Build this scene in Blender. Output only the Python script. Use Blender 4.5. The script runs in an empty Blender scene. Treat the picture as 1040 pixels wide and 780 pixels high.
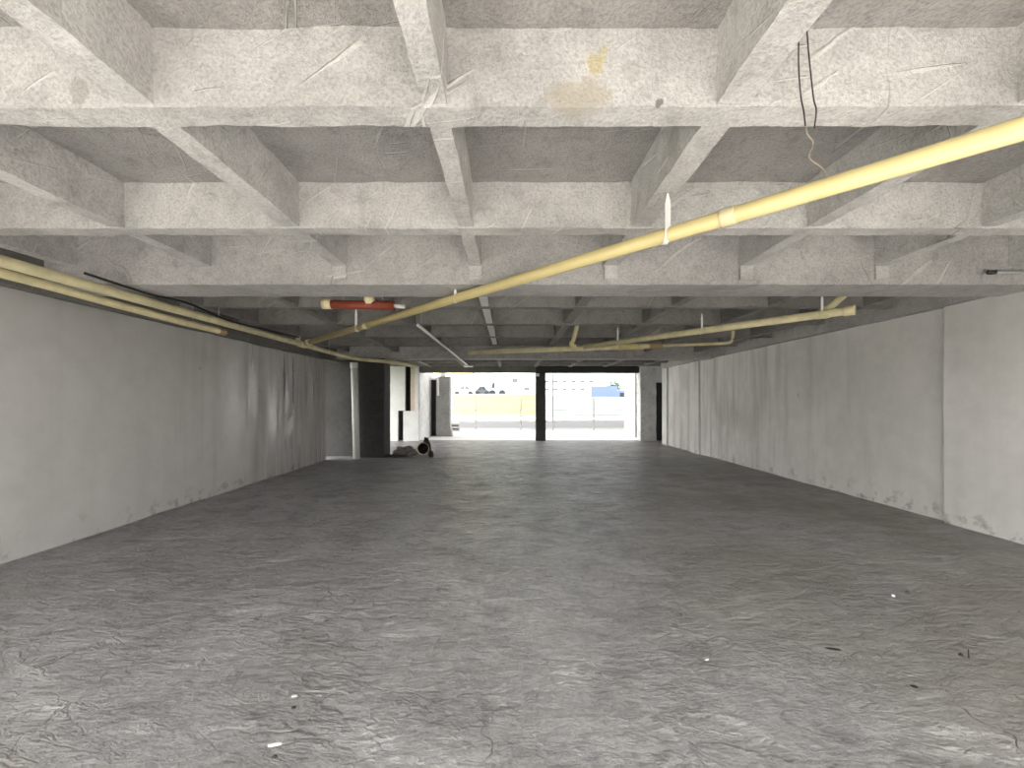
import bpy, bmesh, math, random
from mathutils import Vector, noise, Matrix
random.seed(7)
C = bpy.context.scene.collection
CAMZ, F, VX, VY = 1.45, 410.0, 517.0, 408.0
def P(x, y, Y):                       # measured picture point at depth Y -> metres
    return Vector(((x - VX) / F * Y, Y, CAMZ + (VY - y) / F * Y))
TOP = CAMZ + 1.62                     # slab underside
RIB = CAMZ + 1.28                     # rib underside
GIR = CAMZ + 1.12                     # girder underside
XL, XR = -4.55, 5.30
YB, YE = -0.7, 15.0                   # open rear end, street end

# ---------------------------------------------------------------- materials
def newmat(name):
    m = bpy.data.materials.new(name); m.use_nodes = True
    nt = m.node_tree; b = nt.nodes['Principled BSDF']
    return m, nt, b
def N(nt, t, **kw):
    n = nt.nodes.new(t)
    for k, v in kw.items():
        if k in n.inputs.keys() if isinstance(k, str) else False: n.inputs[k].default_value = v
        else: setattr(n, k, v)
    return n
def pos(nt, scale=(1, 1, 1), rot=(0, 0, 0)):
    g = nt.nodes.new('ShaderNodeNewGeometry'); mp = nt.nodes.new('ShaderNodeMapping')
    mp.inputs['Scale'].default_value = scale; mp.inputs['Rotation'].default_value = rot
    mp.inputs['Rotation'].default_value = (0, 0, 0)
    if any(rot):                       # turn first, stretch afterwards
        r = nt.nodes.new('ShaderNodeMapping'); r.inputs['Rotation'].default_value = rot
        nt.links.new(g.outputs['Position'], r.inputs['Vector']); nt.links.new(r.outputs[0], mp.inputs['Vector'])
    else: nt.links.new(g.outputs['Position'], mp.inputs['Vector'])
    return mp.outputs[0]
def noi(nt, vec, scale, detail=6, rough=.6, dist=0):
    n = nt.nodes.new('ShaderNodeTexNoise'); n.inputs['Scale'].default_value = scale
    n.inputs['Detail'].default_value = detail; n.inputs['Roughness'].default_value = rough
    n.inputs['Distortion'].default_value = dist
    nt.links.new(vec, n.inputs['Vector']); return n.outputs['Fac']
def ramp(nt, fac, stops):
    r = nt.nodes.new('ShaderNodeValToRGB'); e = r.color_ramp.elements
    while len(e) < len(stops): e.new(.5)
    for k, (p, c) in enumerate(stops):
        e[k].position = p; e[k].color = (c, c, c, 1) if isinstance(c, (int, float)) else (*c, 1)
    nt.links.new(fac, r.inputs[0]); return r.outputs[0]
def mix(nt, fac, a, b, mode='MIX'):
    m = nt.nodes.new('ShaderNodeMix'); m.data_type = 'RGBA'; m.blend_type = mode
    for s, v in ((m.inputs[0], fac), (m.inputs[6], a), (m.inputs[7], b)):
        if isinstance(v, (int, float)): s.default_value = v
        elif isinstance(v, tuple): s.default_value = (*v, 1)
        else: nt.links.new(v, s)
    return m.outputs[2]
def math_(nt, op, a, b=0.0, c=None):
    m = nt.nodes.new('ShaderNodeMath'); m.operation = op
    for s, v in zip(m.inputs, (a, b, c)):
        if v is None: continue
        if isinstance(v, (int, float)): s.default_value = v
        else: nt.links.new(v, s)
    return m.outputs[0]
def bump(nt, b, h, strength, dist, prev=None):
    n = nt.nodes.new('ShaderNodeBump'); n.inputs['Strength'].default_value = strength
    n.inputs['Distance'].default_value = dist
    nt.links.new(h, n.inputs['Height'])
    if prev is not None: nt.links.new(prev, n.inputs['Normal'])
    nt.links.new(n.outputs[0], b.inputs['Normal']); return n.outputs[0]
def voro_edge(nt, vec, scale, rnd=1.0):
    v = nt.nodes.new('ShaderNodeTexVoronoi'); v.feature = 'DISTANCE_TO_EDGE'
    v.inputs['Scale'].default_value = scale; v.inputs['Randomness'].default_value = rnd
    nt.links.new(vec, v.inputs['Vector']); return v.outputs['Distance']
def warp(nt, vec, scale, amt):
    n = nt.nodes.new('ShaderNodeTexNoise'); n.inputs['Scale'].default_value = scale; n.inputs['Detail'].default_value = 3
    nt.links.new(vec, n.inputs['Vector'])
    m = nt.nodes.new('ShaderNodeVectorMath'); m.operation = 'MULTIPLY_ADD'
    m.inputs[1].default_value = (amt,) * 3
    nt.links.new(n.outputs['Color'], m.inputs[0]); nt.links.new(vec, m.inputs[2]); return m.outputs[0]

def plain(name, col, rough=.5, metal=0, var=.12, scale=14):
    m, nt, b = newmat(name)
    f = noi(nt, pos(nt), scale, 5)
    c = ramp(nt, f, [(.3, tuple(x * (1 - var) for x in col)), (.7, tuple(min(1, x * (1 + var)) for x in col))])
    nt.links.new(c, b.inputs['Base Color'])
    b.inputs['Roughness'].default_value = rough; b.inputs['Metallic'].default_value = metal
    return m

def soffit(name, base, warm=(1.0, .985, .955), fine=1.0):
    """cast concrete with board marks, lime scratches, stains"""
    m, nt, b = newmat(name); p = pos(nt)
    big = noi(nt, p, 1.3, 5, .6, .4); mid = noi(nt, p, 7, 7, .65, .3)
    gr = noi(nt, p, 60, 4, .7)
    c = ramp(nt, big, [(.3, tuple(base * .80 * w for w in warm)), (.52, tuple(base * w for w in warm)), (.75, tuple(min(1, base * 1.13) * w for w in warm))])
    c = mix(nt, 1.0, c, ramp(nt, mid, [(.28, .72), (.46, .96), (.7, 1.07)]), 'MULTIPLY')
    c = mix(nt, .9, c, ramp(nt, gr, [(.3, .66), (.58, 1.04)]), 'MULTIPLY')
    # pale scratches from the shuttering, a few dark cracks
    lines = None
    for rot, sc in (((.5, .9, .3), (1.1, 38, 1.1)), ((1.9, .2, 1.1), (1.2, 30, 1.2)), ((.2, 2.2, 2.0), (1.1, 44, 1.1)), ((1.2, 1.4, .6), (1.3, 34, 1.3))):
        l = ramp(nt, noi(nt, warp(nt, pos(nt, sc, rot), .35, 2.2), 1.0, 1, .5), [(.715, 0.0), (.74, .8)])
        lines = l if lines is None else math_(nt, 'MAXIMUM', lines, l)
    lines = math_(nt, 'MULTIPLY', lines, ramp(nt, noi(nt, p, 2.2, 3), [(.38, .2), (.55, 1.0)]))
    s1 = lines
    c = mix(nt, math_(nt, 'MULTIPLY', lines, .7), c, (min(1, base * 1.4), min(1, base * 1.38), min(1, base * 1.33)))
    s2 = voro_edge(nt, warp(nt, pos(nt, (.8, 1.1, 1.0), (.9, .2, 1.2)), 1.1, .9), .6)
    msk = ramp(nt, noi(nt, p, 1.4, 3), [(.54, 0.0), (.64, 1.0)])
    crack = math_(nt, 'MULTIPLY', ramp(nt, s2, [(.001, .7), (.0045, 0.0)]), msk)
    c = mix(nt, crack, c, (.14, .13, .12))
    blot = ramp(nt, noi(nt, pos(nt, (1, 1, .6)), 2.6, 4, .55, .8), [(.66, 0.0), (.72, .55)])
    c = mix(nt, blot, c, (base * .62, base * .59, base * .52))
    nt.links.new(c, b.inputs['Base Color']); b.inputs['Roughness'].default_value = .88
    h = math_(nt, 'ADD', math_(nt, 'MULTIPLY', mid, .6), math_(nt, 'MULTIPLY', gr, .35))
    h = math_(nt, 'ADD', h, math_(nt, 'MULTIPLY', lines, .35))
    bump(nt, b, h, .9 * fine, .026)
    return m
def stains(m, spots):
    nt = m.node_tree; b = nt.nodes['Principled BSDF']; c = b.inputs['Base Color'].links[0].from_socket
    g = nt.nodes.new('ShaderNodeNewGeometry')
    wv = warp(nt, warp(nt, g.outputs['Position'], 9, .07), 40, .035)
    for p, r, sq, col, a in spots:
        sub = nt.nodes.new('ShaderNodeVectorMath'); sub.operation = 'SUBTRACT'; sub.inputs[1].default_value = Vector(p) + Vector((.053,) * 3)
        sc = nt.nodes.new('ShaderNodeVectorMath'); sc.operation = 'MULTIPLY'; sc.inputs[1].default_value = sq
        ln = nt.nodes.new('ShaderNodeVectorMath'); ln.operation = 'LENGTH'
        nt.links.new(wv, sub.inputs[0]); nt.links.new(sub.outputs[0], sc.inputs[0]); nt.links.new(sc.outputs[0], ln.inputs[0])
        f = ramp(nt, math_(nt, 'DIVIDE', ln.outputs['Value'], r), [(.75, a), (1.0, 0.0)])
        c = mix(nt, f, c, col)
    nt.links.new(c, b.inputs['Base Color'])
M = {}
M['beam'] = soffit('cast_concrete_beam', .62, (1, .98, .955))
stains(M['beam'], [(P(604, 66, 1.75), .045, (1, 1, .8), (.56, .44, .12), .5), (P(612, 52, 1.75), .03, (1.4, 1, .6), (.58, .47, .16), .4),
                   (P(588, 97, 1.75), .12, (.75, 1, 1.5), (.45, .40, .31), .6), (P(640, 72, 1.75), .05, (1, 1, 1), (.42, .40, .37), .5),
                   (P(668, 105, 1.75), .02, (1, 1, 1), (.15, .14, .13), .8), (P(80, 92, 1.75), .05, (1, 1, .8), (.33, .31, .28), .55)])
M['deep_shade'] = soffit('deep_shade_concrete', .31, (1, .965, .92))  # greyer concrete past the first girder, darkened more to paint in the deep-bay shade
M['slab'] = soffit('rough_concrete_slab', .40, (1, .97, .93), 1.4)
M['girder'] = soffit('cast_concrete_girder', .52, (1, .975, .95))
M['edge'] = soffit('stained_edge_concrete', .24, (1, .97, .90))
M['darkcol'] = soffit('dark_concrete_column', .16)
M['greycol'] = soffit('grey_concrete_column', .42)

def floor_mat():
    m, nt, b = newmat('rough_screed_floor'); p = pos(nt)
    pw = warp(nt, pos(nt, (1.0, 1.35, 1)), .8, .6)
    big = noi(nt, p, .45, 5, .6, .5); mid = noi(nt, pw, 2.6, 8, .62, .6); gr = noi(nt, p, 55, 5, .75); sp = noi(nt, p, 16, 6, .7)
    c = ramp(nt, big, [(.3, (.275, .268, .262)), (.55, (.385, .377, .37)), (.75, (.475, .466, .458))])
    c = mix(nt, 1.0, c, ramp(nt, mid, [(.3, .72), (.5, 1.0), (.7, 1.12)]), 'MULTIPLY')
    c = mix(nt, .9, c, ramp(nt, gr, [(.32, .74), (.62, 1.08)]), 'MULTIPLY')
    c = mix(nt, .9, c, ramp(nt, sp, [(.32, .70), (.62, 1.10)]), 'MULTIPLY')
    # tan film of dirt in patches, more on the right hand bay
    sx = nt.nodes.new('ShaderNodeSeparateXYZ'); nt.links.new(p, sx.inputs[0])
    right = nt.nodes.new('ShaderNodeMapRange'); right.inputs[1].default_value = .4; right.inputs[2].default_value = 3.2
    nt.links.new(sx.outputs[0], right.inputs[0])
    tanm = math_(nt, 'MULTIPLY', ramp(nt, noi(nt, p, .8, 4, .5, .4), [(.36, 0.0), (.6, .75)]), right.outputs[0])
    c = mix(nt, tanm, c, (.235, .215, .17))
    pink = ramp(nt, noi(nt, p, 1.1, 3), [(.56, 0.0), (.7, .28)])
    c = mix(nt, pink, c, (.29, .235, .205))
    # hairline cracks, trowel ripples running across the hall
    v1 = voro_edge(nt, warp(nt, warp(nt, pos(nt, (1, 1.3, 1)), 1.6, .9), 9, .10), 1.15)
    mk = ramp(nt, noi(nt, p, .9, 3), [(.44, 0.0), (.54, 1.0)])
    k = math_(nt, 'MULTIPLY', ramp(nt, v1, [(.001, .75), (.0055, 0.0)]), mk)
    c = mix(nt, k, c, (.09, .085, .08))
    rp = noi(nt, warp(nt, pos(nt, (1.0, 2.9, 1), (0, 0, .12)), .7, .35), 2.6, 9, .66, .25)
    rg = ramp(nt, rp, [(.30, 0.0), (.46, .6), (.50, .45), (.60, .85), (.75, 1.0)])
    cr = None
    for scl, sd, wd, st_ in ((2.1, .0, .030, .55), (4.6, 7.0, .045, .45)):
        q = noi(nt, warp(nt, pos(nt, (1.0, 2.3, 1), (0, 0, .18 + sd * .02)), 1.1, .25), scl, 3, .55)
        v = math_(nt, 'ABSOLUTE', math_(nt, 'SUBTRACT', q, .5))
        v = math_(nt, 'MULTIPLY', ramp(nt, v, [(0.0, 1.0), (wd, 0.0)]), ramp(nt, noi(nt, p, 1.3 + sd * .1, 4), [(.42, 0.0), (.60, st_)]))
        cr = v if cr is None else math_(nt, 'MAXIMUM', cr, v)
    c = mix(nt, cr, c, (.13, .125, .118))
    c = mix(nt, .55, c, ramp(nt, rp, [(.32, .66), (.46, 1.0), (.5, .92), (.62, 1.1)]), 'MULTIPLY')
    nt.links.new(c, b.inputs['Base Color'])
    nt.links.new(ramp(nt, mid, [(.3, .50), (.7, .30)]), b.inputs['Roughness'])
    b.inputs['Specular IOR Level'].default_value = .6
    n1 = bump(nt, b, rg, .9, .055)
    h = math_(nt, 'ADD', math_(nt, 'MULTIPLY', mid, .8), math_(nt, 'MULTIPLY', sp, .55))
    h = math_(nt, 'ADD', h, math_(nt, 'MULTIPLY', gr, .26))
    h = math_(nt, 'SUBTRACT', h, math_(nt, 'MULTIPLY', k, .5))
    h = math_(nt, 'SUBTRACT', h, math_(nt, 'MULTIPLY', cr, .55))
    wv = noi(nt, warp(nt, pos(nt, (1.0, 2.2, 1), (0, 0, -.15)), 1.2, .2), 4.5, 4, .5, .2)
    h = math_(nt, 'ADD', h, math_(nt, 'MULTIPLY', wv, 1.8))
    bump(nt, b, h, 1.0, .045, n1)
    return m
M['floor'] = floor_mat()

def wall_mat(name, base, dirt, green, gloss):
    m, nt, b = newmat(name); p = pos(nt)
    sx = nt.nodes.new('ShaderNodeSeparateXYZ'); nt.links.new(p, sx.inputs[0])
    big = noi(nt, p, .7, 5, .55); st = noi(nt, pos(nt, (1, 2.2, .16)), 1.7, 6, .6, .2)
    gr = noi(nt, p, 35, 4, .7); tr = noi(nt, pos(nt, (1, 1, 1)), 5, 6, .6)
    c = ramp(nt, big, [(.3, tuple(x * .93 for x in base)), (.7, tuple(min(1, x * 1.05) for x in base))])
    c = mix(nt, .9, c, ramp(nt, tr, [(.3, .93), (.6, 1.02)]), 'MULTIPLY')
    # streaks strongest towards the street end of the hall
    far = nt.nodes.new('ShaderNodeMapRange'); far.inputs[1].default_value = 5.2; far.inputs[2].default_value = 9.5
    nt.links.new(sx.outputs[1], far.inputs[0])
    fk = math_(nt, 'MULTIPLY_ADD', far.outputs[0], .8, .12)
    c = mix(nt, math_(nt, 'MULTIPLY', ramp(nt, st, [(.50, 0.0), (.68, .8)]), fk), c, dirt)
    gm = math_(nt, 'MULTIPLY', ramp(nt, noi(nt, pos(nt, (1, 1, .45)), 1.1, 4, .5, .3), [(.5, 0.0), (.66, .5)]), fk)
    c = mix(nt, gm, c, green)
    # damp marks and chipped paint along the foot
    ft = nt.nodes.new('ShaderNodeMapRange'); ft.inputs[1].default_value = .30; ft.inputs[2].default_value = .0
    nt.links.new(sx.outputs[2], ft.inputs[0])
    fm = math_(nt, 'MULTIPLY', ramp(nt, noi(nt, p, 5.5, 6, .65), [(.55, 0.0), (.66, .7)]), ft.outputs[0])
    c = mix(nt, fm, c, (.17, .155, .13))
    pk = ramp(nt, noi(nt, pos(nt), 3.3, 3, .5), [(.735, 0.0), (.76, .5)])
    c = mix(nt, pk, c, tuple(x * .45 for x in dirt))
    nt.links.new(c, b.inputs['Base Color'])
    if gloss:
        f2 = nt.nodes.new('ShaderNodeMapRange'); f2.inputs[1].default_value = 5.6; f2.inputs[2].default_value = 7.6
        nt.links.new(sx.outputs[1], f2.inputs[0])
        r = mix(nt, math_(nt, 'MULTIPLY', f2.outputs[0], ramp(nt, st, [(.44, 1.0), (.58, .0)])), (.6,) * 3, (.11,) * 3)
        nt.links.new(r, b.inputs['Roughness']); b.inputs['Specular IOR Level'].default_value = 1.0
    else: b.inputs['Roughness'].default_value = .7
    h = math_(nt, 'ADD', math_(nt, 'MULTIPLY', st, math_(nt, 'MULTIPLY', far.outputs[0], 0.12 if gloss else .3)), math_(nt, 'MULTIPLY', tr, .35))
    h = math_(nt, 'ADD', h, math_(nt, 'MULTIPLY', gr, .05))
    bump(nt, b, h, .5, .03)
    return m
M['wall_left'] = wall_mat('grey_painted_wall', (.56, .55, .535), (.26, .215, .205), (.36, .36, .31), True)
stains(M['wall_left'], [((XL, 8.18, 1.93), .04, (1, 1, .08), (.06, .058, .055), .85), ((XL, 8.50, 1.85), .035, (1, 1, .06), (.08, .078, .07), .8), ((XL, 9.05, 1.75), .03, (1, 1, .07), (.1, .1, .09), .7), ((XL, 9.4, 1.6), .03, (1, 1, .08), (.12, .12, .11), .7)])
M['wall_right'] = wall_mat('white_painted_wall', (.80, .785, .765), (.42, .415, .40), (.42, .43, .36), False)
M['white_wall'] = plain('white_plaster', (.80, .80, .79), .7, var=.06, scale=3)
M['rough_white'] = soffit('rough_white_plaster', .84, (1, 1, .99))
M['tan'] = plain('tan_plaster', (.62, .52, .42), .7)
M['black'] = plain('black_paint_and_shade', (.012, .012, .012), .6)
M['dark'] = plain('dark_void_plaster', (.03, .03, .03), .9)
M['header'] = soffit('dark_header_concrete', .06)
M['yellow_pvc'] = plain('yellowed_plastic_pipe', (.70, .59, .28), .38, var=.07, scale=5)
M['dusty_pvc'] = plain('dusty_yellow_pipe', (.74, .67, .41), .5, var=.16, scale=6)
M['cream_pvc'] = plain('cream_plastic', (.86, .76, .47), .4, var=.05)
M['brown_pvc'] = plain('brown_old_pipe', (.40, .29, .16), .5)
M['white_pvc'] = plain('white_plastic', (.86, .86, .84), .35, var=.04)
M['orange_pvc'] = plain('orange_plastic_pipe', (.28, .06, .03), .55)
M['wire'] = plain('black_cable', (.02, .02, .02), .6)
M['pale_wire'] = plain('pale_cord', (.42, .36, .30), .7)
M['steel'] = plain('dull_galvanised_steel', (.40, .41, .41), .45, .6)
M['dark_metal'] = plain('dark_steel', (.06, .06, .06), .5, .4)
M['tan_bucket'] = plain('cream_brown_plastic', (.80, .66, .50), .55, var=.2)
M['rubble'] = soffit('grey_rubble', .24)
M['bark'] = plain('dark_brown_debris', (.06, .05, .04), .8)
M['apron'] = plain('pale_concrete_apron', (.62, .61, .59), .8, var=.06, scale=1.5)
M['asphalt'] = plain('pale_asphalt_road', (.13, .13, .135), .85, var=.08, scale=2)
M['kerb'] = plain('kerb_stone', (.46, .46, .45), .85)
M['ground'] = plain('dusty_yard_ground', (.52, .50, .47), .9, var=.07, scale=1)
M['grass'] = plain('dull_grass', (.12, .14, .07), .9, var=.3, scale=4)
M['yel_wall'] = plain('pale_yellow_painted_wall', (.40, .37, .16), .8, var=.15, scale=1.2)
M['house_yel'] = plain('pale_yellow_facade', (.42, .38, .19), .8, var=.05, scale=1)
M['house_white'] = plain('pale_green_white_facade', (.34, .40, .39), .8, var=.05, scale=1)
M['blue'] = plain('blue_truck_paint', (.17, .23, .42), .35)
M['pale_blue'] = plain('pale_blue_van_paint', (.30, .42, .54), .35)
M['car_white'] = plain('white_car_paint', (.70, .70, .68), .3)
M['car_grey'] = plain('dark_grey_car_paint', (.07, .075, .09), .3)
M['glass'] = plain('dark_window_glass', (.05, .06, .07), .1)
M['rubber'] = plain('black_rubber', (.02, .02, .02), .8)
M['leaf'] = plain('tree_leaves', (.06, .10, .045), .7, var=.4, scale=6)
M['trunk'] = plain('tree_bark', (.12, .09, .06), .9)
M['roof'] = plain('grey_roof_sheet', (.36, .37, .37), .6)
M['chip_black'] = plain('black_chip', (.012, .012, .012), .6)
M['chip_white'] = plain('white_chip', (.52, .51, .49), .6)

# ---------------------------------------------------------------- helpers
def obj(name, bm, m, parent=None, smooth=False):
    me = bpy.data.meshes.new(name); bmesh.ops.recalc_face_normals(bm, faces=bm.faces)
    bm.to_mesh(me); bm.free()
    for mm in (m if isinstance(m, (list, tuple)) else [m]): me.materials.append(mm)
    if smooth:
        for p in me.polygons: p.use_smooth = True
    o = bpy.data.objects.new(name, me); C.objects.link(o)
    if parent is not None: o.parent = parent
    return o
def tag(o, label=None, cat=None, group=None, kind=None):
    for k, v in (('label', label), ('category', cat), ('group', group), ('kind', kind)):
        if v: o[k] = v
    return o
def empty(name, loc, label, cat, group=None):
    o = bpy.data.objects.new(name, None); C.objects.link(o); o.location = loc
    o.empty_display_size = .1
    bpy.context.view_layer.update()
    return tag(o, label, cat, group)
def keep(o, root):                     # parent without moving
    o.parent = root; o.matrix_parent_inverse = Matrix.Translation(root.location).inverted(); return o
def box(bm, x0, x1, y0, y1, z0, z1, bev=0.0, mi=0):
    r = bmesh.ops.create_cube(bm, size=1.0)
    for v in r['verts']:
        v.co = Vector((x0 + (v.co.x + .5) * (x1 - x0), y0 + (v.co.y + .5) * (y1 - y0), z0 + (v.co.z + .5) * (z1 - z0)))
    fs = set(f for v in r['verts'] for f in v.link_faces)
    for f in fs: f.material_index = mi
    if bev:
        es = list(set(e for v in r['verts'] for e in v.link_edges))
        bmesh.ops.bevel(bm, geom=es, offset=bev, segments=2, affect='EDGES', profile=.6)
def rough_box(bm, x0, x1, y0, y1, z0, z1, step=.09, amp=.006, seed=0, maxn=260):
    """six gridded faces with cast-concrete unevenness"""
    lo, hi = (x0, y0, z0), (x1, y1, z1)
    n = [max(1, min(maxn, int(round((hi[i] - lo[i]) / step)))) for i in range(3)]
    cache = {}
    def V(i, j, k):
        key = (i, j, k)
        if key not in cache:
            co = Vector([lo[a] + (hi[a] - lo[a]) * t / n[a] for a, t in enumerate(key)])
            d = noise.noise_vector(co * 3.1 + Vector((seed, 0, 0))) * amp + noise.noise_vector(co * 11.0 + Vector((0, seed, 0))) * amp * .6 + noise.noise_vector(co * 27.0 + Vector((0, 0, seed))) * amp * .35
            cache[key] = bm.verts.new(co + d)
        return cache[key]
    for a in range(3):
        b, c = (a + 1) % 3, (a + 2) % 3
        for s in (0, n[a]):
            for i in range(n[b]):
                for j in range(n[c]):
                    q = []
                    for di, dj in ((0, 0), (1, 0), (1, 1), (0, 1)):
                        t = [0, 0, 0]; t[a] = s; t[b] = i + di; t[c] = j + dj; q.append(V(*t))
                    bm.faces.new(q)
def tube(bm, pts, r, seg=16, cap=True, radii=None, mi=0):
    pts = [Vector(p) for p in pts]; rings = []
    up = Vector((0, 0, 1))
    for i, p in enumerate(pts):
        t = (pts[min(i + 1, len(pts) - 1)] - pts[max(i - 1, 0)]).normalized()
        u = t.cross(up if abs(t.z) < .95 else Vector((1, 0, 0))).normalized(); w = u.cross(t)
        rr = radii[i] if radii else r
        rings.append([bm.verts.new(p + (u * math.cos(a) + w * math.sin(a)) * rr) for a in (2 * math.pi * k / seg for k in range(seg))])
    for A, B in zip(rings, rings[1:]):
        for k in range(seg):
            f = bm.faces.new((A[k], A[(k + 1) % seg], B[(k + 1) % seg], B[k])); f.smooth = True; f.material_index = mi
    if cap:
        for R in (rings[0], rings[-1]): bm.faces.new(R).material_index = mi
    return rings
def hollow(bm, p0, p1, r, wall=.006, seg=20):
    """open-ended pipe with wall thickness"""
    p0, p1 = Vector(p0), Vector(p1)
    a = tube(bm, [p0, p1], r, seg, False); b = tube(bm, [p0, p1], r - wall, seg, False)
    for e in (0, 1):
        for k in range(seg):
            bm.faces.new((a[e][k], a[e][(k + 1) % seg], b[e][(k + 1) % seg], b[e][k]))
def smooth_path(pts, n=8):
    pts = [Vector(p) for p in pts]; out = []
    for i in range(len(pts) - 1):
        p0, p1, p2, p3 = pts[max(i - 1, 0)], pts[i], pts[i + 1], pts[min(i + 2, len(pts) - 1)]
        for k in range(n):
            t = k / n
            out.append(.5 * ((2 * p1) + (p2 - p0) * t + (2 * p0 - 5 * p1 + 4 * p2 - p3) * t * t + (3 * p1 - p0 - 3 * p2 + p3) * t ** 3))
    return out + [pts[-1]]
def BM(): return bmesh.new()
def struct(name, bm, m, label=None, cat=None, parent=None, smooth=False):
    o = obj(name, bm, m, parent, smooth)
    if parent is None: tag(o, label, cat, kind='structure')
    return o

# ---------------------------------------------------------------- the hall: floor and ceiling
bm = BM(); nx, ny = 130, 190; X0, X1, Y0, Y1 = -6.6, 6.3, YB, 15.25
g = [[bm.verts.new((X0 + (X1 - X0) * i / nx, Y0 + (Y1 - Y0) * j / ny, 0)) for i in range(nx + 1)] for j in range(ny + 1)]
for row in g:
    for v in row:
        x, y = v.co.x, v.co.y
        edge = min(1, (Y1 - y) / .8)
        v.co.z = edge * (.014 * noise.noise(Vector((x * .8, y * 1.1, 3))) + .006 * noise.noise(Vector((x * 2.3, y * 3.2, 9))))
for j in range(ny):
    for i in range(nx): bm.faces.new((g[j][i], g[j][i + 1], g[j + 1][i + 1], g[j + 1][i]))
struct('floor', bm, M['floor'], 'rough grey screed floor with ripples and cracks', 'floor', smooth=True)

bm = BM(); rough_box(bm, -6.6, 6.3, YB, 15.2, TOP, TOP + .25, .2, .012, 3)
ceiling = struct('ceiling', bm, M['slab'], 'grey concrete coffered ceiling slab with crossing ribs and beams', 'ceiling')
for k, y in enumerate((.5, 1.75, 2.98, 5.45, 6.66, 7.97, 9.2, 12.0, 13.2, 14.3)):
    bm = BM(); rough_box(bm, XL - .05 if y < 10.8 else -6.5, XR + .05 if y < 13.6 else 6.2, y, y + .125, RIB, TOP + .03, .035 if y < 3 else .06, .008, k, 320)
    struct('cross_beam', bm, M['beam' if y < 4 else 'deep_shade'], parent=ceiling)
for k, y in enumerate((3.86, 10.44)):
    bm = BM(); rough_box(bm, XL - .05, XR + .05, y, y + .44, GIR, TOP + .03, .07, .007, 20 + k)
    struct('main_girder', bm, M['girder'], parent=ceiling)
for k, x in enumerate((-4.19, -2.90, -1.61, -.32, .97, 2.26, 3.55, 4.84)):
    bm = BM(); w = (.06, .06, .064, .052, .07, .06, .06, .06)[k]
    rough_box(bm, x - w, x + w, YB + .02, 4.0, RIB + .012, TOP + .03, .04, .007, 40 + k)
    struct('rib', bm, M['beam'], parent=ceiling)
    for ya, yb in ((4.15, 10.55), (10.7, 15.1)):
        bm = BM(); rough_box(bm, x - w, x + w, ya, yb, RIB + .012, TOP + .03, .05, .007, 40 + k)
        struct('rib', bm, M['deep_shade'], parent=ceiling)
bm = BM(); rough_box(bm, XL - .25, XL + .10, YB + .01, 10.75, CAMZ + 1.035, TOP + .02, .09, .006, 61); struct('edge_beam', bm, M['edge'], parent=ceiling)
bm = BM(); rough_box(bm, XR - .10, XR + .25, YB + .01, 13.85, CAMZ + 1.145, TOP + .02, .09, .006, 62); struct('edge_beam', bm, M['girder'], parent=ceiling)
for k, x in enumerate((-1.61, -.32, .97, 2.26, 3.55)):
    bm = BM(); rough_box(bm, x - .06, x + .06, 3.835, 3.9, GIR + .045, RIB + .03, .04, .004, 80 + k)
    struct('rib_stub', bm, M['beam'], parent=ceiling)
# pale strips on the underside of the middle rib
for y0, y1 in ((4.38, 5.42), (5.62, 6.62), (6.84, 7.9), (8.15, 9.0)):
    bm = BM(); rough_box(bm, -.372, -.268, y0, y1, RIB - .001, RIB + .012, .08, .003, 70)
    struct('pale_strip', bm, M['white_wall'], parent=ceiling)

# ---------------------------------------------------------------- walls
def wall(name, x0, x1, y0, y1, z0, z1, m, label, step=.3, amp=.008):
    bm = BM(); rough_box(bm, x0, x1, y0, y1, z0, z1, step, amp, len(name))
    return struct(name, bm, m, label, 'wall', smooth=False)
wl = wall('wall_left', XL - .25, XL, 1.0, 10.0, -.05, CAMZ + 1.03, M['wall_left'], 'long grey painted wall on the left with glossy streaks')  # stops short of the return; gap added to let daylight onto the downpipe
wall('wall_right', XR, XR + .25, 4.83, 13.82, -.05, CAMZ + 1.14, M['wall_right'], 'long white wall on the right with grey and green stains')
wall('wall_right_near', XR - .075, XR + .25, YB, 4.85, -.05, CAMZ + 1.14, M['wall_right'], 'near white wall panel standing proud on the right, edge with dark joint')
bm = BM(); rough_box(bm, XR - .045, XR + .02, 11.2, 11.75, -.03, CAMZ + 1.135, .15, .004, 5)
struct('trim_1', bm, M['wall_right'], 'shallow white pilaster on the right wall near its street end', 'pilaster')
bm = BM(); rough_box(bm, XR - .05, XR + .02, 13.45, 13.86, -.03, CAMZ + 1.135, .15, .004, 6)
struct('trim_2', bm, M['wall_right'], 'narrow white pilaster at the far end of the right wall', 'pilaster')
# left: dark return and column
wall('wall_left_return', -6.2, -3.8, 10.75, 11.0, -.05, CAMZ + 1.3, M['header'], 'dark grey wall return at the end of the left wall', .12, .006)  # near-black colour stands in for shade on this face beside the gap
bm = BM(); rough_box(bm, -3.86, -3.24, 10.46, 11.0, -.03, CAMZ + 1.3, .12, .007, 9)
struct('column', bm, M['header'], 'broad dark concrete column beside the white downpipe', 'column')
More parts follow.
